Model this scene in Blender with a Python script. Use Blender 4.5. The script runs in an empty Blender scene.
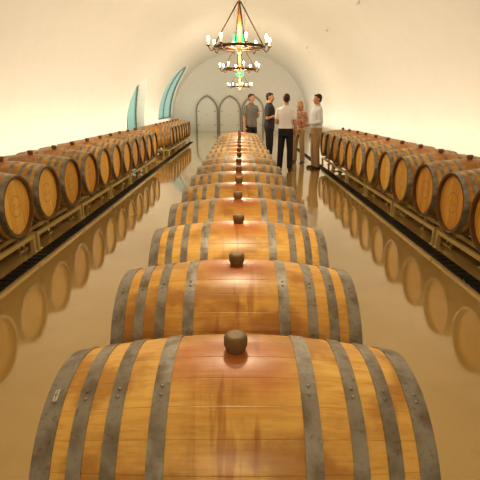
import bpy, bmesh, math, random
from mathutils import Vector, Matrix
random.seed(7)
S=bpy.context.scene
COL=S.collection
PI=math.pi
S.view_settings.view_transform='Standard'
S.view_settings.exposure=-0.12
try: S.view_settings.look='Medium High Contrast'
except Exception: pass

# ---------------- material helpers ----------------
def newmat(name):
    m=bpy.data.materials.new(name); m.use_nodes=True
    nt=m.node_tree; b=nt.nodes["Principled BSDF"]
    return m,nt,b
def simple(name,col,rough=.5,metal=0,emis=None,es=0,bump=0,bscale=40,var=0.0):
    m,nt,b=newmat(name)
    b.inputs["Base Color"].default_value=(*col,1)
    b.inputs["Roughness"].default_value=rough
    b.inputs["Metallic"].default_value=metal
    if emis:
        b.inputs["Emission Color"].default_value=(*emis,1)
        b.inputs["Emission Strength"].default_value=es
    tc=nt.nodes.new("ShaderNodeTexCoord")
    n=nt.nodes.new("ShaderNodeTexNoise"); n.inputs["Scale"].default_value=bscale; n.inputs["Detail"].default_value=4
    nt.links.new(tc.outputs["Object"],n.inputs["Vector"])
    if var>0:
        mx=nt.nodes.new("ShaderNodeMix"); mx.data_type='RGBA'
        mx.inputs[6].default_value=(*[c*(1-var) for c in col],1)
        mx.inputs[7].default_value=(*[min(1,c*(1+var)) for c in col],1)
        nt.links.new(n.outputs["Fac"],mx.inputs[0]); nt.links.new(mx.outputs[2],b.inputs["Base Color"])
    if bump>0:
        bp=nt.nodes.new("ShaderNodeBump"); bp.inputs["Strength"].default_value=bump; bp.inputs["Distance"].default_value=.01
        nt.links.new(n.outputs["Fac"],bp.inputs["Height"]); nt.links.new(bp.outputs[0],b.inputs["Normal"])
    return m
class NG:
    def __init__(s,nt): s.nt=nt
    def math(s,op,a,b=None,c=None):
        n=s.nt.nodes.new("ShaderNodeMath"); n.operation=op
        for i,v in enumerate((a,b,c)):
            if v is None: continue
            if isinstance(v,(int,float)): n.inputs[i].default_value=v
            else: s.nt.links.new(v,n.inputs[i])
        return n.outputs[0]
    def mix(s,f,a,b,mode='MIX'):
        n=s.nt.nodes.new("ShaderNodeMix"); n.data_type='RGBA'; n.blend_type=mode
        for i,v in ((0,f),(6,a),(7,b)):
            if isinstance(v,(int,float)): n.inputs[i].default_value=v
            elif isinstance(v,tuple): n.inputs[i].default_value=(*v,1)
            else: s.nt.links.new(v,n.inputs[i])
        return n.outputs[2]
    def noise(s,vec,scale,detail=4,mapscale=None):
        if mapscale:
            mp=s.nt.nodes.new("ShaderNodeMapping"); mp.inputs["Scale"].default_value=mapscale
            s.nt.links.new(vec,mp.inputs[0]); vec=mp.outputs[0]
        n=s.nt.nodes.new("ShaderNodeTexNoise"); n.inputs["Scale"].default_value=scale; n.inputs["Detail"].default_value=detail
        s.nt.links.new(vec,n.inputs["Vector"]); return n.outputs["Fac"]
    def wn(s,v):
        n=s.nt.nodes.new("ShaderNodeTexWhiteNoise"); n.noise_dimensions='1D'
        s.nt.links.new(v,n.inputs["W"]); return n.outputs["Value"]
    def mapr(s,v,a,b,c=0,d=1):
        n=s.nt.nodes.new("ShaderNodeMapRange"); n.interpolation_type='SMOOTHSTEP'
        s.nt.links.new(v,n.inputs[0])
        for i,x in enumerate((a,b,c,d)): n.inputs[i+1].default_value=x
        return n.outputs[0]

# barrel stave wood (object space, axis along X)
def mat_stave():
    m,nt,b=newmat("oak_staves"); g=NG(nt)
    tc=nt.nodes.new("ShaderNodeTexCoord"); oi=nt.nodes.new("ShaderNodeObjectInfo")
    sp=nt.nodes.new("ShaderNodeSeparateXYZ"); nt.links.new(tc.outputs["Object"],sp.inputs[0])
    rnd=oi.outputs["Random"]
    ang=g.math('ARCTAN2',sp.outputs[2],sp.outputs[1])
    sc=g.math('MULTIPLY_ADD',ang,28/(2*PI),g.math('MULTIPLY_ADD',rnd,13.0,40.3))
    idx=g.math('FLOOR',sc); fr=g.math('FRACT',sc)
    r1=g.wn(g.math('MULTIPLY_ADD',rnd,57.3,idx))
    vadd=nt.nodes.new("ShaderNodeVectorMath"); vadd.operation='ADD'
    cmb=nt.nodes.new("ShaderNodeCombineXYZ"); nt.links.new(g.math('MULTIPLY',rnd,37.0),cmb.inputs[0]); nt.links.new(g.math('MULTIPLY',r1,9.0),cmb.inputs[1])
    nt.links.new(tc.outputs["Object"],vadd.inputs[0]); nt.links.new(cmb.outputs[0],vadd.inputs[1])
    vec=vadd.outputs[0]
    vec2=nt.nodes.new("ShaderNodeVectorMath"); vec2.operation='ADD'
    cmb2=nt.nodes.new("ShaderNodeCombineXYZ"); nt.links.new(g.math('MULTIPLY',rnd,37.0),cmb2.inputs[0])
    nt.links.new(tc.outputs["Object"],vec2.inputs[0]); nt.links.new(cmb2.outputs[0],vec2.inputs[1])
    grain=g.noise(vec,1,5,(3,60,60)); blot=g.noise(vec2.outputs[0],1,5,(5,6,6)); fine=g.noise(vec,1,6,(12,160,160))
    drip=g.noise(vec2.outputs[0],1,4,(30,3,3))
    c=g.mix(r1,(.72,.42,.105),(.84,.55,.17))
    c=g.mix(g.mapr(grain,.35,.7,0,.4),c,(.54,.26,.045))
    c=g.mix(g.math('MULTIPLY',g.mapr(blot,.46,.62),.62),c,(.34,.14,.03))
    c=g.mix(g.math('MULTIPLY',g.mapr(fine,.5,.75),.22),c,(.25,.10,.02))
    dx=g.math('MULTIPLY',sp.outputs[0],sp.outputs[0]); dy=g.math('MULTIPLY',sp.outputs[1],sp.outputs[1])
    d=g.math('SQRT',g.math('MULTIPLY_ADD',dx,1.0,g.math('MULTIPLY',dy,1.1)))
    d=g.math('ADD',d,g.math('MULTIPLY_ADD',blot,.36,-.18))
    st=g.mapr(d,.05,.25,1,0); st=g.math('MULTIPLY',st,g.mapr(sp.outputs[2],.1,.25))
    c=g.mix(g.math('MULTIPLY',st,.72),c,(.40,.075,.015))
    run=g.math('MULTIPLY',g.mapr(drip,.54,.66),g.mapr(g.math('ABSOLUTE',sp.outputs[0]),.04,.15,1,0))
    c=g.mix(g.math('MULTIPLY',run,.5),c,(.28,.07,.015))
    tone=g.mapr(rnd,0,1,0,.42)
    c=g.mix(tone,c,g.mix(1.0,c,(.60,.46,.32),'MULTIPLY'))
    seam=g.math('MINIMUM',fr,g.math('SUBTRACT',1.0,fr))
    sm=g.mapr(seam,.0,.025,1,0)
    c=g.mix(g.math('MULTIPLY',sm,.25),c,(.14,.06,.01))
    ex=g.mapr(g.math('ABSOLUTE',sp.outputs[0]),.4885,.4895); rad=g.math('SQRT',g.math('ADD',dy,g.math('MULTIPLY',sp.outputs[2],sp.outputs[2])))
    inn=g.mapr(rad,.286,.2915,1,0)
    c=g.mix(g.math('MULTIPLY',g.math('MAXIMUM',ex,inn),.85),c,(.07,.03,.01))
    nt.links.new(c,b.inputs["Base Color"])
    b.inputs["Roughness"].default_value=.36
    bp=nt.nodes.new("ShaderNodeBump"); bp.inputs["Strength"].default_value=.4; bp.inputs["Distance"].default_value=.003
    h=g.math('SUBTRACT',g.math('MULTIPLY',grain,.4),sm); nt.links.new(h,bp.inputs["Height"]); nt.links.new(bp.outputs[0],b.inputs["Normal"])
    return m
def mat_head():
    m,nt,b=newmat("oak_head"); g=NG(nt)
    tc=nt.nodes.new("ShaderNodeTexCoord"); oi=nt.nodes.new("ShaderNodeObjectInfo")
    sp=nt.nodes.new("ShaderNodeSeparateXYZ"); nt.links.new(tc.outputs["Object"],sp.inputs[0])
    rnd=oi.outputs["Random"]
    sc=g.math('MULTIPLY_ADD',sp.outputs[1],12.0,50.5)
    idx=g.math('FLOOR',sc); fr=g.math('FRACT',sc)
    r1=g.wn(g.math('MULTIPLY_ADD',rnd,91.7,idx))
    grain=g.noise(tc.outputs["Object"],1,5,(40,60,4))
    c=g.mix(r1,(.78,.45,.09),(.90,.59,.16))
    c=g.mix(g.mapr(grain,.4,.7,0,.5),c,(.58,.28,.045))
    c=g.mix(g.mapr(rnd,0,1,0,.7),c,g.mix(1.0,c,(.74,.58,.40),'MULTIPLY'))
    seam=g.math('MINIMUM',fr,g.math('SUBTRACT',1.0,fr)); sm=g.mapr(seam,0,.04,.6,0)
    c=g.mix(sm,c,(.12,.05,.01))
    rad=g.math('SQRT',g.math('ADD',g.math('POWER',g.math('ABSOLUTE',sp.outputs[1]),2.0),g.math('POWER',g.math('ABSOLUTE',sp.outputs[2]),2.0)))
    ring=g.math('COMPARE',rad,.10,.004)
    mark=g.math('GREATER_THAN',g.noise(tc.outputs["Object"],1,2,(1,90,45)),.55)
    inr=g.math('MULTIPLY',g.math('LESS_THAN',rad,.075),g.math('LESS_THAN',g.math('ABSOLUTE',sp.outputs[2]),.028))
    st=g.math('MAXIMUM',ring,g.math('MULTIPLY',inr,mark))
    c=g.mix(g.math('MULTIPLY',st,.5),c,(.12,.04,.01))
    nt.links.new(c,b.inputs["Base Color"]); b.inputs["Roughness"].default_value=.45
    bp=nt.nodes.new("ShaderNodeBump"); bp.inputs["Strength"].default_value=.4; bp.inputs["Distance"].default_value=.003
    nt.links.new(g.math('SUBTRACT',grain,sm),bp.inputs["Height"]); nt.links.new(bp.outputs[0],b.inputs["Normal"])
    return m
M_stave=mat_stave(); M_head=mat_head()
def mat_hoop():
    m,nt,b=newmat("galvanised_hoop"); g=NG(nt); tc=nt.nodes.new("ShaderNodeTexCoord")
    n=g.noise(tc.outputs["Object"],14,6); n2=g.noise(tc.outputs["Object"],70,4)
    c=g.mix(g.mapr(n,.35,.7),(.38,.36,.32),(.23,.20,.155)); c=g.mix(g.mapr(n2,.55,.75,0,.5),c,(.17,.10,.05))
    nt.links.new(c,b.inputs["Base Color"]); b.inputs["Metallic"].default_value=.6
    nt.links.new(g.mapr(n2,.3,.7,.28,.5),b.inputs["Roughness"]); return m
M_hoop=mat_hoop()
M_bung=simple("bung_wood",(.20,.125,.05),.55,0,bump=.1,var=.15)
M_label=simple("paper_label",(.6,.57,.48),.6)
M_ink=simple("ink",(.10,.09,.08),.6)
M_plaster=simple("white_plaster",(.83,.81,.775),.55,0,bump=.25,bscale=3.0,var=.035)
M_rack=simple("rack_steel",(.62,.48,.20),.4,.2,var=.1)
M_black=simple("black_grate",(.015,.013,.012),.5,.2)
M_iron=simple("dark_iron",(.10,.06,.035),.45,.7,var=.2)
M_wood=simple("turned_wood",(.50,.20,.05),.5,0,bscale=12,var=.3)
M_candle=simple("candle_sleeve",(.9,.8,.6),.5,0,(1,.75,.45),1.0)
M_flame=simple("flame_bulb",(1,.9,.7),.4,0,(1,.82,.5),25)
M_glass=simple("teal_glazing",(.08,.17,.15),.12,0,(.26,.50,.44),.6,bscale=1.2)
M_frame=simple("window_frame",(.24,.25,.21),.5,.3)
M_doorpl=simple("pale_door_boards",(.84,.82,.77),.6,0,bump=.2,bscale=20,var=.06)
M_stone=simple("grey_surround",(.36,.35,.31),.7,0,bscale=12,var=.15)
M_exit=simple("exit_green",(.02,.4,.15),.4,0,(.05,1,.35),1.6)
M_white=simple("white_metal",(.8,.8,.78),.4)

def mat_floor():
    m,nt,b=newmat("polished_floor"); g=NG(nt)
    tc=nt.nodes.new("ShaderNodeTexCoord")
    n1=g.noise(tc.outputs["Object"],.7,5); n2=g.noise(tc.outputs["Object"],6,5)
    c=g.mix(g.mapr(n1,.3,.7),(.42,.285,.10),(.50,.35,.14))
    c=g.mix(g.mapr(n2,.5,.8,0,.25),c,(.36,.24,.08))
    nt.links.new(c,b.inputs["Base Color"])
    nt.links.new(g.mapr(n2,.3,.7,.05,.09),b.inputs["Roughness"])
    b.inputs["IOR"].default_value=2.1
    b.inputs["Specular Tint"].default_value=(1,.88,.62,1)
    b.inputs["Coat Weight"].default_value=.6; b.inputs["Coat Roughness"].default_value=.05
    return m
M_floor=mat_floor()

# ---------------- mesh helpers ----------------
def mkobj(name,bm,mats,parent=None,smooth=False,loc=None):
    me=bpy.data.meshes.new(name); bm.to_mesh(me); bm.free()
    for m in mats: me.materials.append(m)
    if smooth:
        for p in me.polygons: p.use_smooth=True
    o=bpy.data.objects.new(name,me); COL.objects.link(o)
    if parent: o.parent=parent
    if loc: o.location=loc
    return o
def empty(name,loc=(0,0,0),rz=0):
    e=bpy.data.objects.new(name,None); e.empty_display_size=.2; COL.objects.link(e)
    e.location=loc; e.rotation_euler=(0,0,rz); return e
def box(bm,c,s,mat=0,rot=None):
    M=Matrix.Translation(c)
    if rot is not None: M=M@rot
    M=M@Matrix.Diagonal((*s,1))
    r=bmesh.ops.create_cube(bm,size=1,matrix=M)
    fs={f for v in r['verts'] for f in v.link_faces}
    for f in fs: f.material_index=mat
def dirmat(d):
    return Vector(d).normalized().to_track_quat('Z','Y').to_matrix().to_4x4()
def cone(bm,p0,p1,r0,r1,seg=12,mat=0,caps=True):
    p0=Vector(p0);p1=Vector(p1);d=p1-p0
    M=Matrix.Translation((p0+p1)/2)@dirmat(d)
    r=bmesh.ops.create_cone(bm,cap_ends=caps,segments=seg,radius1=r0,radius2=r1,depth=d.length,matrix=M)
    fs={f for v in r['verts'] for f in v.link_faces}
    for f in fs: f.material_index=mat; f.smooth=len(f.verts)==4
def ball(bm,c,r,seg=14,mat=0,rot=None):
    if isinstance(r,(int,float)): r=(r,r,r)
    M=Matrix.Translation(c)
    if rot is not None: M=M@rot
    M=M@Matrix.Diagonal((*r,1))
    q=bmesh.ops.create_uvsphere(bm,u_segments=seg,v_segments=max(6,seg//2+1),radius=1,matrix=M)
    fs={f for v in q['verts'] for f in v.link_faces}
    for f in fs: f.material_index=mat; f.smooth=True
def caps(bm,p0,p1,r0,r1,seg=14,mat=0):
    cone(bm,p0,p1,r0,r1,seg,mat); ball(bm,p0,r0,seg,mat); ball(bm,p1,r1,seg,mat)
def lathe(bm,prof,axis='Z',seg=48,mat=0,closed=False,smooth=True):
    rings=[]
    for (a,r) in prof:
        ring=[]
        for i in range(seg):
            t=2*PI*i/seg
            if axis=='X': v=(a,r*math.cos(t),r*math.sin(t))
            else: v=(r*math.cos(t),r*math.sin(t),a)
            ring.append(bm.verts.new(v))
        rings.append(ring)
    n=len(rings); rng=range(n if closed else n-1)
    for k in rng:
        A=rings[k];B=rings[(k+1)%n]
        for i in range(seg):
            f=bm.faces.new((A[i],A[(i+1)%seg],B[(i+1)%seg],B[i])); f.material_index=mat; f.smooth=smooth
    return rings

# ---------------- barrel ----------------
RB,RH,HL=.345,.292,.49
def br(x): return RB-(RB-RH)*(abs(x)/HL)**1.9
def barrel_mesh(label):
    bm=bmesh.new(); SEG=72
    N=26
    prof=[(-HL+2*HL*i/N, br(-HL+2*HL*i/N)) for i in range(N+1)]
    lathe(bm,prof,'X',SEG,0)
    for s in (-1,1):
        ri=RH-.022
        p=[(s*HL,RH),(s*HL,ri),(s*(HL-.035),ri-.002)]
        rr=lathe(bm,p,'X',SEG,0,smooth=False)
        ring=rr[-1]
        f=bm.faces.new(ring); f.material_index=1
    def hoop(x1,x2):
        t=.0035
        p=[]
        for x in (x1,(x1+x2)/2,x2): p.append((x,br(x)+t))
        p+= [(x2,br(x2)-.001),(x1,br(x1)-.001)]
        lathe(bm,p,'X',SEG,2,closed=True,smooth=False)
        for ta in (1.95,2.02):
            xm=(x1+x2)/2; r=br(xm)+t
            ball(bm,(xm,r*math.cos(ta),r*math.sin(ta)),(.005,.005,.004),8,2)
    for s in (-1,1):
        for a,b in ((.440,.491),(.362,.400),(.278,.316),(.165,.207)):
            hoop(*sorted((s*a,s*b)))
    prof=[(-.004,.026),(.010,.030),(.018,.033),(.040,.033),(.047,.029),(.049,.020),(.049,.0005)]
    bm2=bmesh.new(); lathe(bm2,prof,'Z',24,3); bmesh.ops.translate(bm2,verts=bm2.verts,vec=(0,0,RB))
    me=bpy.data.meshes.new("t"); bm2.to_mesh(me); bm2.free(); 
    bm.from_mesh(me)
    if label:
        for (x1,x2,t1,t2,mt,off) in ((-.472,-.459,1.90,2.01,4,.0045),(-.467,-.4655,1.91,2.0,5,.0050)):
            n=8; prev=None
            for i in range(n+1):
                t=t1+(t2-t1)*i/n
                a=bm.verts.new((x1,(br(x1)+off)*math.cos(t),(br(x1)+off)*math.sin(t)))
                b=bm.verts.new((x2,(br(x2)+off)*math.cos(t),(br(x2)+off)*math.sin(t)))
                if prev: f=bm.faces.new((prev[0],a,b,prev[1])); f.material_index=mt
                prev=(a,b)
    bmesh.ops.recalc_face_normals(bm,faces=bm.faces)
    me=bpy.data.meshes.new("wine_barrel"); bm.to_mesh(me); bm.free()
    for m in (M_stave,M_head,M_hoop,M_bung,M_label,M_ink): me.materials.append(m)
    return me
BM=barrel_mesh(False); BML=barrel_mesh(True)
def barrel(x,y,z,rz=0,me=None):
    o=bpy.data.objects.new("wine_barrel",me or BM); COL.objects.link(o)
    o.location=(x,y,z); o.rotation_euler=(0,0,rz); return o

# ---------------- rack (holds two barrels side by side along Y) ----------------
SP=.70
def rack_mesh(zc):
    bm=bmesh.new(); xr=.24; t=.045
    zr=zc-br(xr)-.035-t/2
    for x in (-xr,xr):
        box(bm,(x,0,zr),(t,2*SP-.02,t))
        for yb in (-SP/2,SP/2):
            for s in (-1,1):
                a=math.radians(28)*s
                R=br(xr)+.0045+.012
                c=(x,yb+R*math.sin(a),zc-R*math.cos(a))
                box(bm,c,(.05,.13,.018),rot=Matrix.Rotation(a,4,'X'))
                yl=yb+R*math.sin(a)*1.15
                zt=c[2]
                box(bm,(x,yl,(zr+zt)/2),(.03,.03,abs(zt-zr)+.01))
        for y in (-SP+.05,0,SP-.05):
            box(bm,(x,y,zr/2),(.04,.04,zr))
            box(bm,(x,y,.006),(.08,.08,.012))
    for y in (-SP+.05,SP-.05):
        box(bm,(0,y,zr),(.86,t,t))
        for s in (-1,1):
            box(bm,(s*.41,y,zr/2),(.04,.04,zr)); box(bm,(s*.41,y,.006),(.07,.07,.012))
    for s in (-1,1): box(bm,(s*.41,0,zr),(.035,2*SP-.06,.04))
    me=bpy.data.meshes.new("barrel_rack"); bm.to_mesh(me); bm.free(); me.materials.append(M_rack); return me
ZC,ZS=.48,.56
RC=rack_mesh(ZC); RS=rack_mesh(ZS)
def rack(me,x,y):
    o=bpy.data.objects.new("barrel_rack",me); COL.objects.link(o); o.location=(x,y,0)
Y1=1.09
for k in range(16):
    barrel(random.uniform(-.006,.006),Y1+SP*k,ZC,0,BML if k==0 else BM)
    if k%2==0: rack(RC,0,Y1+SP*k+SP/2)
XS=2.08+HL
for k in range(-3,11):
    barrel(XS+random.uniform(-.01,.01),4.27+SP*k,ZS,0)
    if (k+3)%2==0: rack(RS,XS,4.27+SP*k+SP/2)
for k in range(-3,11):
    barrel(-XS+random.uniform(-.01,.01),4.10+SP*k,ZS,PI)
    if (k+3)%2==0: rack(RS,-XS,4.10+SP*k+SP/2)
for k in range(8):
    barrel(-XS+random.uniform(-.01,.01),14.0+SP*k,ZS,PI)
    if k%2==0: rack(RS,-XS,14.0+SP*k+SP/2)

# ---------------- room ----------------
W,AP,ZSP=4.0,4.45,.7
YA,YB=-5.0,27.6
def vx(z): return W if z<=ZSP else W*math.sqrt(max(0,1-((z-ZSP)/(AP-ZSP))**2))
def vz(x): return ZSP+(AP-ZSP)*math.sqrt(max(0,1-(x/W)**2))
bm=bmesh.new(); box(bm,(0,(YA+YB)/2,-.1),(10.2,YB-YA+1,.2)); mkobj("floor",bm,[M_floor])
def prism(name,poly,y0,y1,mat):
    bm=bmesh.new()
    a=[bm.verts.new((x,y0,z)) for x,z in poly]; b=[bm.verts.new((x,y1,z)) for x,z in poly]
    n=len(poly)
    for i in range(n): bm.faces.new((a[i],a[(i+1)%n],b[(i+1)%n],b[i]))
    bm.faces.new(a); bm.faces.new(b)
    bmesh.ops.recalc_face_normals(bm,faces=bm.faces)
    return mkobj(name,bm,[mat])
OX=5.0
wl=prism("wall_left",[(-W,0),(-W,ZSP),(-OX,ZSP),(-OX,0)],YA,YB,M_plaster)
wr=prism("wall_right",[(W,0),(W,ZSP),(OX,ZSP),(OX,0)],YA,YB,M_plaster)
NA=96
arc=[(W*math.cos(PI*i/NA),ZSP+(AP-ZSP)*math.sin(PI*i/NA)) for i in range(NA+1)]
ce=prism("ceiling",arc+[(-OX,ZSP),(-OX,5.0),(OX,5.0),(OX,ZSP)],YA,YB,M_plaster)
bm=bmesh.new(); box(bm,(0,YB+.15,2.5),(2*OX,.3,5)); mkobj("wall_back",bm,[M_plaster])
bm=bmesh.new(); box(bm,(0,YA-.15,2.5),(2*OX,.3,5)); mkobj("wall_front",bm,[M_plaster])
def archpts(yc,hw,z0,zt,n=20):
    zs=zt-hw*1.15
    return zs,[(yc-hw,z0)]+[(yc-hw*math.cos(PI*i/n),zs+hw*1.15*math.sin(PI*i/n)) for i in range(n+1)]+[(yc+hw,z0)]
def bool_cut(objs,yc,hw,z0,zt):
    _,pts=archpts(yc,hw,z0,zt)
    bm=bmesh.new()
    a=[bm.verts.new((-1.0,y,z)) for y,z in pts]; b=[bm.verts.new((-4.7,y,z)) for y,z in pts]; n=len(pts)
    for i in range(n): bm.faces.new((a[i],a[(i+1)%n],b[(i+1)%n],b[i]))
    bm.faces.new(a); bm.faces.new(b); bmesh.ops.recalc_face_normals(bm,faces=bm.faces)
    c=mkobj("cutter",bm,[M_plaster])
    for o in objs:
        md=o.modifiers.new("b",'BOOLEAN'); md.operation='DIFFERENCE'; md.object=c; md.solver='EXACT'
        dg=bpy.context.evaluated_depsgraph_get(); me=bpy.data.meshes.new_from_object(o.evaluated_get(dg))
        o.modifiers.clear(); o.data=me
    bpy.data.objects.remove(c)
def glazing(name,yc,hw,z0,zt,off,mull):
    e=empty(name)
    zs,pts=archpts(yc,hw,z0,zt)
    bm=bmesh.new(); rows=[]
    nr=24
    for j in range(nr+1):
        z=z0+(zt-.001-z0)*j/nr
        w=hw if z<=zs else hw*math.sqrt(max(0,1-((z-zs)/(zt-zs))**2))
        rows.append([bm.verts.new((-(vx(z)+off),yc+w*u,z)) for u in (-1,-.5,0,.5,1)])
    for j in range(nr):
        for i in range(4): bm.faces.new((rows[j][i],rows[j][i+1],rows[j+1][i+1],rows[j+1][i]))
    mkobj("glass",bm,[M_glass],e)
    bm=bmesh.new()
    def leg(y):
        q=[]
        for i in range(9):
            z=z0+(zs-z0)*i/8; q.append(Vector((-(vx(z)+off-.02),y,z)))
        return q
    A=leg(yc-hw); B=[Vector((-(vx(z)+off-.02),y,z)) for y,z in pts[1:-1]]; C=leg(yc+hw)[::-1]
    L=A+B[1:-1]+C
    for p,q in zip(L,L[1:]): cone(bm,p,q,.04,.04,8); ball(bm,p,.04,8)
    cone(bm,L[0],L[-1],.04,.04,8)
    for u in mull:
        y=yc+hw*u; w=math.sqrt(1-u*u); ztop=zs+(zt-zs)*w; pr=None
        for i in range(11):
            z=z0+(ztop-z0)*i/10; p=Vector((-(vx(z)+off-.02),y,z))
            if pr is not None: cone(bm,pr,p,.022,.022,6)
            pr=p
    zb=z0+(zs-z0)*.6
    cone(bm,(-(vx(zb)+off-.02),yc-hw,zb),(-(vx(zb)+off-.02),yc+hw,zb),.022,.022,6)
    mkobj("frame",bm,[M_frame],e)
bool_cut([wl,ce],17.6,1.5,-.02,2.45); glazing("window_1",17.6,1.5,.0,2.45,.38,(0,))
bool_cut([wl,ce],24.7,2.3,.8,3.45); glazing("window_2",24.7,2.3,.8,3.45,.16,(0,))

# arched doors against the back wall (slightly pointed arches)
def gothic(hw,h,n=12):
    q=1.35
    zs=h-q*hw; R=(hw*hw+(q*hw)**2)/(2*hw); pts=[(-hw,0)]
    amax=math.asin(min(1,q*hw/R))
    for i in range(n+1):
        a=amax*i/n; pts.append((-hw+R-R*math.cos(a),zs+R*math.sin(a)))
    return pts+[(-x,z) for x,z in pts[-2::-1]]
def gdoor(name,x):
    e=empty(name,(x,YB-.005,0)); hw,h=.60,1.98
    P=gothic(hw,h)
    bm=bmesh.new()
    a=[bm.verts.new((px*.97,-.05,pz*.985)) for px,pz in P]; b=[bm.verts.new((px*.97,0,pz*.985)) for px,pz in P]
    bm.faces.new(a)
    for i in range(len(P)-1): bm.faces.new((a[i],b[i],b[i+1],a[i+1]))
    mkobj("leaf",bm,[M_doorpl],e)
    bm=bmesh.new(); Q=gothic(hw+.07,h+.09)
    a=[bm.verts.new((px,-.10,pz)) for px,pz in P]; q=[bm.verts.new((px,-.10,pz)) for px,pz in Q]
    a2=[bm.verts.new((px,0,pz)) for px,pz in P]; q2=[bm.verts.new((px,0,pz)) for px,pz in Q]
    for i in range(len(P)-1):
        bm.faces.new((a[i],a[i+1],q[i+1],q[i])); bm.faces.new((a[i],a[i+1],a2[i+1],a2[i])); bm.faces.new((q[i],q[i+1],q2[i+1],q2[i]))
    mkobj("surround",bm,[M_stone],e)
    bm=bmesh.new()
    for s in (-1,1):
        box(bm,(s*.48,-.056,.35),(.14,.010,.03)); box(bm,(s*.48,-.056,1.15),(.14,.010,.03))
        ball(bm,(s*.05,-.065,.95),.018,10)
    mkobj("ironwork",bm,[M_stone],e)
for i,x in enumerate((-1.98,-.60,.78)): gdoor("door_%d"%(i+1),x)

for nm,sx in (("floor_drain",-1),("floor_drain",1)):
    bm=bmesh.new()
    box(bm,(sx*2.04,8.0,.006),(.13,22,.012))
    for i in range(0,200): box(bm,(sx*2.04,-2.9+i*.11,.014),(.12,.02,.006))
    mkobj(nm,bm,[M_black])

# ---------------- chandeliers ----------------
def chandelier(y,z,power):
    e=empty("chandelier",(0,y,z))
    bm=bmesh.new()
    R=.38; A=.62
    lathe(bm,[(-.02,R-.008),(-.02,R+.008),(.02,R+.008),(.02,R-.008)],'Z',48,0,closed=True)
    lathe(bm,[(-.01,.14),(-.01,.155),(.012,.155),(.012,.14)],'Z',32,0,closed=True)
    for i in range(8):
        a=2*PI*i/8+.2; c,s=math.cos(a),math.sin(a)
        if i%2==0:
            cone(bm,(R*c,R*s,.02),(.02*c,.02*s,A),.009,.009,6)
        cone(bm,(.03*c,.03*s,-.0),(R*c,R*s,0),.009,.009,6)
        pr=None
        for k in range(7):
            t=k/6; r=R+ .09*t; zz=-.02-.05*math.sin(PI*t)+.03*t
            p=(r*c,r*s,zz)
            if pr: cone(bm,pr,p,.008,.008,6)
            pr=p
        q=(pr[0],pr[1],pr[2]); cone(bm,q,(q[0],q[1],q[2]+.012),.028,.034,12)
    top=vz(0)-z; k=0; zz=A
    while zz<top-.03:
        L=.055
        rot=Matrix.Rotation((k%2)*PI/2,4,'Z')
        pts=[Vector((.014*math.cos(t),0,.5*L+.5*L*math.sin(t))) for t in [2*PI*i/8 for i in range(8)]]
        pts=[rot@p+Vector((0,0,zz)) for p in pts]
        for i in range(8): cone(bm,pts[i],pts[(i+1)%8],.004,.004,5)
        zz+=L*.82; k+=1
    lathe(bm,[(top-.05,.01),(top-.04,.06),(top,.07)],'Z',20,0)
    mkobj("iron_frame",bm,[M_iron],e)
    bm=bmesh.new()
    lathe(bm,[(-.10,.002),(-.09,.02),(-.06,.035),(-.03,.02),(.0,.045),(.06,.04),(.10,.02),(.18,.028),(.28,.034),(.38,.022),(.44,.030),(.50,.018),(.60,.02),(.63,.002)],'Z',20,0)
    mkobj("wood_stem",bm,[M_wood],e)
    bm=bmesh.new(); bf=bmesh.new()
    for i in range(8):
        a=2*PI*i/8+.2; x=(R+.09)*math.cos(a); yy=(R+.09)*math.sin(a)
        cone(bm,(x,yy,.02),(x,yy,.085),.013,.013,10)
        ball(bf,(x,yy,.110),(.021,.021,.034),10)
    mkobj("candles",bm,[M_candle],e); mkobj("bulbs",bf,[M_flame],e)
    for zz,pw in ((-.20,power*.8),(.22,power*.2)):
        l=bpy.data.lights.new("chandelier_light",'POINT'); l.energy=pw; l.color=(1,.84,.60); l.shadow_soft_size=.10
        o=bpy.data.objects.new("lamp",l); COL.objects.link(o); o.parent=e; o.location=(.0,0 if zz<0 else -.09,zz)
for y,z,p in ((-1.6,2.33,75),(2.3,2.40,75),(7.2,2.32,65),(11.2,2.30,65),(18.3,2.18,110)): chandelier(y,z,p)  # first pair is out of view, added to light the front barrels

def exit_sign(y,z):
    e=empty("exit_sign",(0,y,z))
    bm=bmesh.new(); box(bm,(0,0,0),(.26,.05,.16)); top=vz(0)-z
    for x in (-.1,.1): cone(bm,(x,0,.07),(x,0,top+.01),.006,.006,6)
    mkobj("housing",bm,[M_white],e)
    bm=bmesh.new(); box(bm,(0,-.03,0),(.24,.012,.14)); mkobj("panel",bm,[M_exit],e)
    c=bpy.data.curves.new("exit_text",'FONT'); c.body="EXIT"; c.size=.10; c.align_x='CENTER'; c.align_y='CENTER'; c.extrude=.002
    t=bpy.data.objects.new("lettering",c); COL.objects.link(t); t.parent=e; t.rotation_euler=(PI/2,0,0); t.location=(0,-.039,0); c.materials.append(M_white)
exit_sign(9.3,2.72); exit_sign(15.5,2.48)

for y in (10.4,13.9,17.9):
    x=2.55; z=vz(x)
    bm=bmesh.new(); d=Vector((-.55,0,-.8)).normalized()
    cone(bm,(0,0,.03),Vector((0,0,0))+d*.03,.025,.025,12,0); cone(bm,d*.03,d*.09,.03,.04,16,0)
    mkobj("ceiling_spotlight",bm,[M_white,M_iron],loc=(x,y,z))

# ---------------- lights ----------------
def area(name,loc,rot,sx,sy,e,col):
    l=bpy.data.lights.new(name,'AREA'); l.shape='RECTANGLE'; l.size=sx; l.size_y=sy; l.energy=e; l.color=col
    o=bpy.data.objects.new(name,l); COL.objects.link(o); o.location=loc; o.rotation_euler=rot; return o
for s,p in ((-1,205),(1,180)):
    area("cove_strip_light",(s*3.45,16.0,.30),(PI,-s*math.radians(14),0),.15,20,p,(1,.90,.72))

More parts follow.
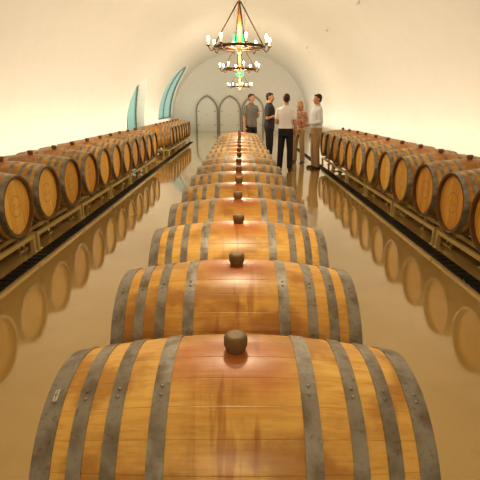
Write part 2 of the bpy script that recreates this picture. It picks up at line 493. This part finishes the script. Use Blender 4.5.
# ---------------- people ----------------
def remesh(bm,voxel,smooth_it=4):
    me=bpy.data.meshes.new("tmp"); bmesh.ops.recalc_face_normals(bm,faces=bm.faces); bm.to_mesh(me); bm.free()
    o=bpy.data.objects.new("tmp",me); COL.objects.link(o)
    r=o.modifiers.new("r",'REMESH'); r.mode='VOXEL'; r.voxel_size=voxel; r.use_smooth_shade=True
    if smooth_it:
        s=o.modifiers.new("s",'SMOOTH'); s.iterations=smooth_it; s.factor=.5
    dg=bpy.context.evaluated_depsgraph_get(); out=bpy.data.meshes.new_from_object(o.evaluated_get(dg))
    bpy.data.objects.remove(o); return out
def addmesh(name,me,mat,parent):
    me.materials.clear(); me.materials.append(mat)
    for p in me.polygons: p.use_smooth=True
    o=bpy.data.objects.new(name,me); COL.objects.link(o); o.parent=parent; return o
def loft(bm,rings,seg=24):
    prev=None; first=None
    for (z,rx,ry,cy) in rings:
        ring=[bm.verts.new((rx*math.cos(2*PI*i/seg),cy+ry*math.sin(2*PI*i/seg),z)) for i in range(seg)]
        if prev:
            for i in range(seg): bm.faces.new((prev[i],prev[(i+1)%seg],ring[(i+1)%seg],ring[i]))
        else: first=ring
        prev=ring
    bm.faces.new(first); bm.faces.new(prev)
SKIN=simple("skin",(.55,.29,.18),.5,bscale=20,var=.06)
EYEW=simple("eye_white",(.7,.68,.65),.3); EYED=simple("iris",(.05,.03,.02),.3); LIP=simple("lips",(.42,.13,.10),.5)
def hand(parent,wrist,d,n,side,curl,name):
    bm=bmesh.new()
    ball(bm,(0,.048,0),(.040,.052,.015),16)
    caps(bm,(0,-.015,0),(0,.03,0),.024,.022,12)
    for i,(x,L) in enumerate(((-.030,.070),(-.010,.080),(.011,.074),(.030,.058))):
        p=Vector((x*side,.082-.05*abs(x),0)); a=0; seg=[.42,.32,.26]
        for k in range(3):
            a+=curl*(.7 if k==0 else 1)
            q=p+Vector((x*.10*side,math.cos(a),math.sin(a)))*L*seg[k]*1.08
            caps(bm,p,q,.0088-.0008*k,.0080-.0008*k,8); p=q
    p=Vector((-.028*side,.02,.004)); q=p+Vector((-.026*side,.026,.012)); r=q+Vector((-.006*side,.026,.014+.01*curl)); 
    caps(bm,p,q,.014,.011,8); caps(bm,q,r,.011,.0085,8)
    me=remesh(bm,.0042,2)
    o=addmesh(name,me,SKIN,parent)
    y=Vector(d).normalized(); z=Vector(n); z=(z-y*z.dot(y)).normalized(); x=y.cross(z)
    o.matrix_local=Matrix.Translation(wrist)@Matrix((x,y,z)).transposed().to_4x4()
    return wrist+y*.078+z*.034
def glass_of_wine(loc,parent):
    bm=bmesh.new()
    lathe(bm,[(-.09,.001),(-.09,.033),(-.086,.03),(-.083,.005),(.0,.004),(.012,.018),(.045,.036),(.075,.036),(.11,.029),(.109,.0275),(.075,.0345),(.045,.0345),(.014,.016),(.006,.001)],'Z',24,0)
    lathe(bm,[(.008,.001),(.014,.0155),(.045,.034),(.05,.034),(.05,.001)],'Z',24,1)
    o=mkobj("wine_glass",bm,[MG,MW],parent); o.location=loc
MG,_nt,_b=newmat("clear_glass"); _b.inputs["Transmission Weight"].default_value=1; _b.inputs["Roughness"].default_value=.02
MW=simple("white_wine",(.75,.55,.12),.1)
def person(kind,x,y,rz,height,shirt,trouser,hair,poseR,poseL,long_sleeve=False,longhair=False,tuck=True,headturn=0,glassR=False,glassL=False,stance=.10,slim=1.0):
    e=empty(kind,(x,y,0),rz); sc=height/1.74; e.scale=(sc,)*3
    tor=[(.86,.150,.105,.0),(.95,.165,.118,.005),(1.05,.145*slim,.105,0),(1.18,.152*slim,.112,0),(1.30,.172*slim,.120,0),(1.37,.172*slim,.108,.003),(1.415,.150*slim,.090,.008),(1.45,.105,.070,.012),(1.48,.064,.060,.012)]
    sh=.168*slim+.006
    J={}
    for s,po in ((1,poseR),(-1,poseL)):
        J[s]=(Vector((s*sh,.005,1.375)),Vector(po[0]),Vector(po[1]))
    legs={s:(Vector((s*.085,0,.90)),Vector((s*(.085+stance*.25),-.015,.49)),Vector((s*(.075+stance*.5),.02,.085))) for s in (1,-1)}
    bm=bmesh.new(); loft(bm,tor)
    caps(bm,(0,.014,1.43),(0,-.003,1.55),.060,.055)
    for s in (1,-1):
        a,b,c=J[s]; ball(bm,a,(.052,.054,.052)); caps(bm,a,b,.046*slim,.036); caps(bm,b,c,.038,.026)
        h,k,n=legs[s]; caps(bm,h,k,.083,.054); caps(bm,k,k.lerp(n,.35),.054,.053); caps(bm,k.lerp(n,.35),n,.053,.036)
    addmesh("body",remesh(bm,.012,4),SKIN,e)
    bm=bmesh.new(); o=.015
    zb=.97 if tuck else .86
    r0=[(z,rx+o+(.01 if z<1.1 else 0),ry+o+(.008 if z<1.1 else 0),cy) for z,rx,ry,cy in tor if z<1.46]
    def interp(z):
        for p,q in zip(r0,r0[1:]):
            if p[0]<=z<=q[0]:
                t=(z-p[0])/(q[0]-p[0]); return (z,)+tuple(p[i]+(q[i]-p[i])*t for i in (1,2,3))
        return r0[0]
    rr=[interp(zb)]+[q for q in r0 if q[0]>zb+.01]+[(1.474,.080,.074,.012)]
    loft(bm,rr)
    for s in (1,-1):
        a,b,c=J[s]; ball(bm,a,(.062,.064,.060)); caps(bm,a,(s*.07,.01,1.415),.058,.050)
        if long_sleeve: caps(bm,a,b,.057,.050); cone(bm,b,b.lerp(c,.92),.050,.036,16)
        else: cone(bm,a,a.lerp(b,.78),.058,.056,16)
    addmesh("shirt",remesh(bm,.012,6),shirt,e)
    bm=bmesh.new(); pr=None
    for i in range(15):
        t=-PI*.5+.35+ (2*PI-.7)*i/14
        p=(.068*math.cos(t),.008+.066*math.sin(t),1.485)
        if pr: caps(bm,pr,p,.012,.012,8)
        pr=p
    addmesh("collar",remesh(bm,.006,1),shirt,e)
    bm=bmesh.new(); loft(bm,[(.80,.165,.12,0),(.88,.176,.128,.003),(.95,.178,.130,.005),(1.0,.166,.124,.003)])
    for s in (1,-1):
        h,k,n=legs[s]; caps(bm,h,k,.096,.074); cone(bm,k,n+Vector((0,0,-.03)),.074,.066,16)
    addmesh("trousers",remesh(bm,.012,3),trouser,e)
    if tuck:
        bm=bmesh.new(); loft(bm,[(.985,.176,.134,.003),(1.02,.172,.131,.003)]); addmesh("belt",remesh(bm,.01,1),M_iron,e)
    bm=bmesh.new()
    for s in (1,-1):
        n=legs[s][2]; cx=n.x
        caps(bm,(cx,n.y+.03,.040),(cx+s*.02,n.y-.14,.034),.040,.034); 
        ball(bm,(cx,n.y+.01,.07),(.042,.05,.045)); box(bm,(cx+s*.01,n.y-.055,.010),(.075,.25,.020))
    addmesh("shoes",remesh(bm,.008,2),SHOE,e)
    for s,po,gl,nm in ((1,poseR,glassR,"hand_a"),(-1,poseL,glassL,"hand_b")):
        a,b,c=J[s]; d=(c-b).normalized()
        nrm=Vector(po[2]) if len(po)>2 else Vector((-s,0,0))
        g=hand(e,c,d,nrm,s,1.0 if gl else .35,nm)
        if gl: glass_of_wine(g,e)
    he=empty("head",(0,0,1.515)); he.parent=e; he.rotation_euler=(.05,0,headturn)
    bm=bmesh.new()
    ball(bm,(0,.010,.125),(.074,.094,.092),24); ball(bm,(0,-.028,.055),(.055,.064,.062),20)
    ball(bm,(0,-.066,.018),(.024,.022,.018),12); caps(bm,(0,.01,-.03),(0,-.002,.05),.056,.054)
    ball(bm,(0,-.072,.118),(.05,.02,.012),12)
    caps(bm,(0,-.086,.105),(0,-.104,.073),.008,.012,10); ball(bm,(-.010,-.092,.070),(.009,.010,.008),8); ball(bm,(.010,-.092,.070),(.009,.010,.008),8)
    for s in (1,-1):
        ball(bm,(s*.077,.008,.098),(.010,.020,.031),12); ball(bm,(s*.042,-.060,.075),(.024,.022,.026),12)
    addmesh("face",remesh(bm,.0055,2),SKIN,he)
    bm=bmesh.new()
    for s in (1,-1):
        ball(bm,(s*.030,-.0755,.102),(.011,.009,.0055),12,0); ball(bm,(s*.030,-.0815,.102),(.0045,.004,.0045),10,1)
        caps(bm,(s*.018,-.087,.121),(s*.044,-.079,.121),.0030,.0025,6,2)
    caps(bm,(-.017,-.087,.043),(.017,-.087,.043),.0045,.0045,8,3); 
    mkobj("features",bm,[EYEW,EYED,hair,LIP],he)
    bm=bmesh.new()
    ball(bm,(0,.022,.140),(.0795,.090,.086),24); ball(bm,(0,.042,.090),(.068,.056,.065),20)
    ball(bm,(0,-.040,.190),(.055,.038,.022),14)
    if longhair:
        for s in (1,-1):
            caps(bm,(s*.062,.03,.12),(s*.072,.03,-.03),.032,.030); caps(bm,(s*.03,.06,.08),(s*.04,.068,-.10),.045,.028)
    addmesh("hair",remesh(bm,.007,3),hair,he)
    return e
SHOE=simple("shoe_leather",(.05,.03,.02),.4)
HB=simple("hair_brown",(.06,.032,.018),.6,var=.3,bscale=60); HD=simple("hair_dark",(.02,.014,.01),.6); HL_=simple("hair_blonde",(.50,.30,.12),.6,var=.3,bscale=60)
GREY=simple("grey_polo",(.20,.19,.17),.8,bscale=60,var=.1); DARK=simple("charcoal_shirt",(.045,.045,.05),.8,var=.1)
WHITE=simple("white_shirt",(.78,.78,.80),.8); LBL=simple("pale_blue_shirt",(.66,.68,.72),.8)
NAVY=simple("dark_trousers",(.022,.022,.028),.8); KH=simple("khaki",(.40,.28,.15),.8,var=.1)
def flor():
    m,nt,b=newmat("floral_blouse"); g=NG(nt); tc=nt.nodes.new("ShaderNodeTexCoord")
    n=g.noise(tc.outputs["Object"],26,2); c=g.mix(g.mapr(n,.45,.55),(.62,.46,.34),(.30,.12,.07)); nt.links.new(c,b.inputs["Base Color"]); b.inputs["Roughness"].default_value=.8; return m
FLO=flor()
DOWN=lambda s:((s*.222,.03,1.11),(s*.24,-.03,.86),(-s,0,0))
HOLD=lambda s:((s*.222,.02,1.12),(s*.11,-.20,1.20),(-s,0,.2))
LOW=lambda s:((s*.225,.03,1.11),(s*.09,-.22,1.05),(-s,0,.2))
person("standing_man",.33,13.0,math.radians(35),1.80,GREY,NAVY,HB,HOLD(1),DOWN(-1),tuck=False,glassR=True,headturn=.2)
person("standing_man",.78,11.9,math.radians(75),1.80,DARK,NAVY,HD,LOW(1),HOLD(-1),tuck=False,headturn=0,glassL=True)
person("standing_man",1.07,10.5,math.radians(160),1.74,WHITE,NAVY,HB,LOW(1),DOWN(-1),long_sleeve=False,tuck=True,headturn=.25)
person("standing_woman",1.58,12.0,math.radians(-30),1.60,FLO,KH,HL_,HOLD(1),DOWN(-1),tuck=False,longhair=True,glassR=True,headturn=-.1,slim=.88)
person("standing_man",1.83,10.8,math.radians(-80),1.74,LBL,KH,HD,LOW(1),DOWN(-1),long_sleeve=True,tuck=True,headturn=0)

# ---------------- camera / world ----------------
w=bpy.data.worlds.new("world"); S.world=w; w.use_nodes=True
w.node_tree.nodes["Background"].inputs[0].default_value=(.9,.8,.6,1); w.node_tree.nodes["Background"].inputs[1].default_value=.3
cam=bpy.data.cameras.new("camera"); cam.lens=33.0; cam.sensor_width=36
co=bpy.data.objects.new("camera",cam); COL.objects.link(co)
co.location=(.01,0,1.48); co.rotation_euler=(math.radians(73),0,0)
cam.clip_start=.02
S.camera=co
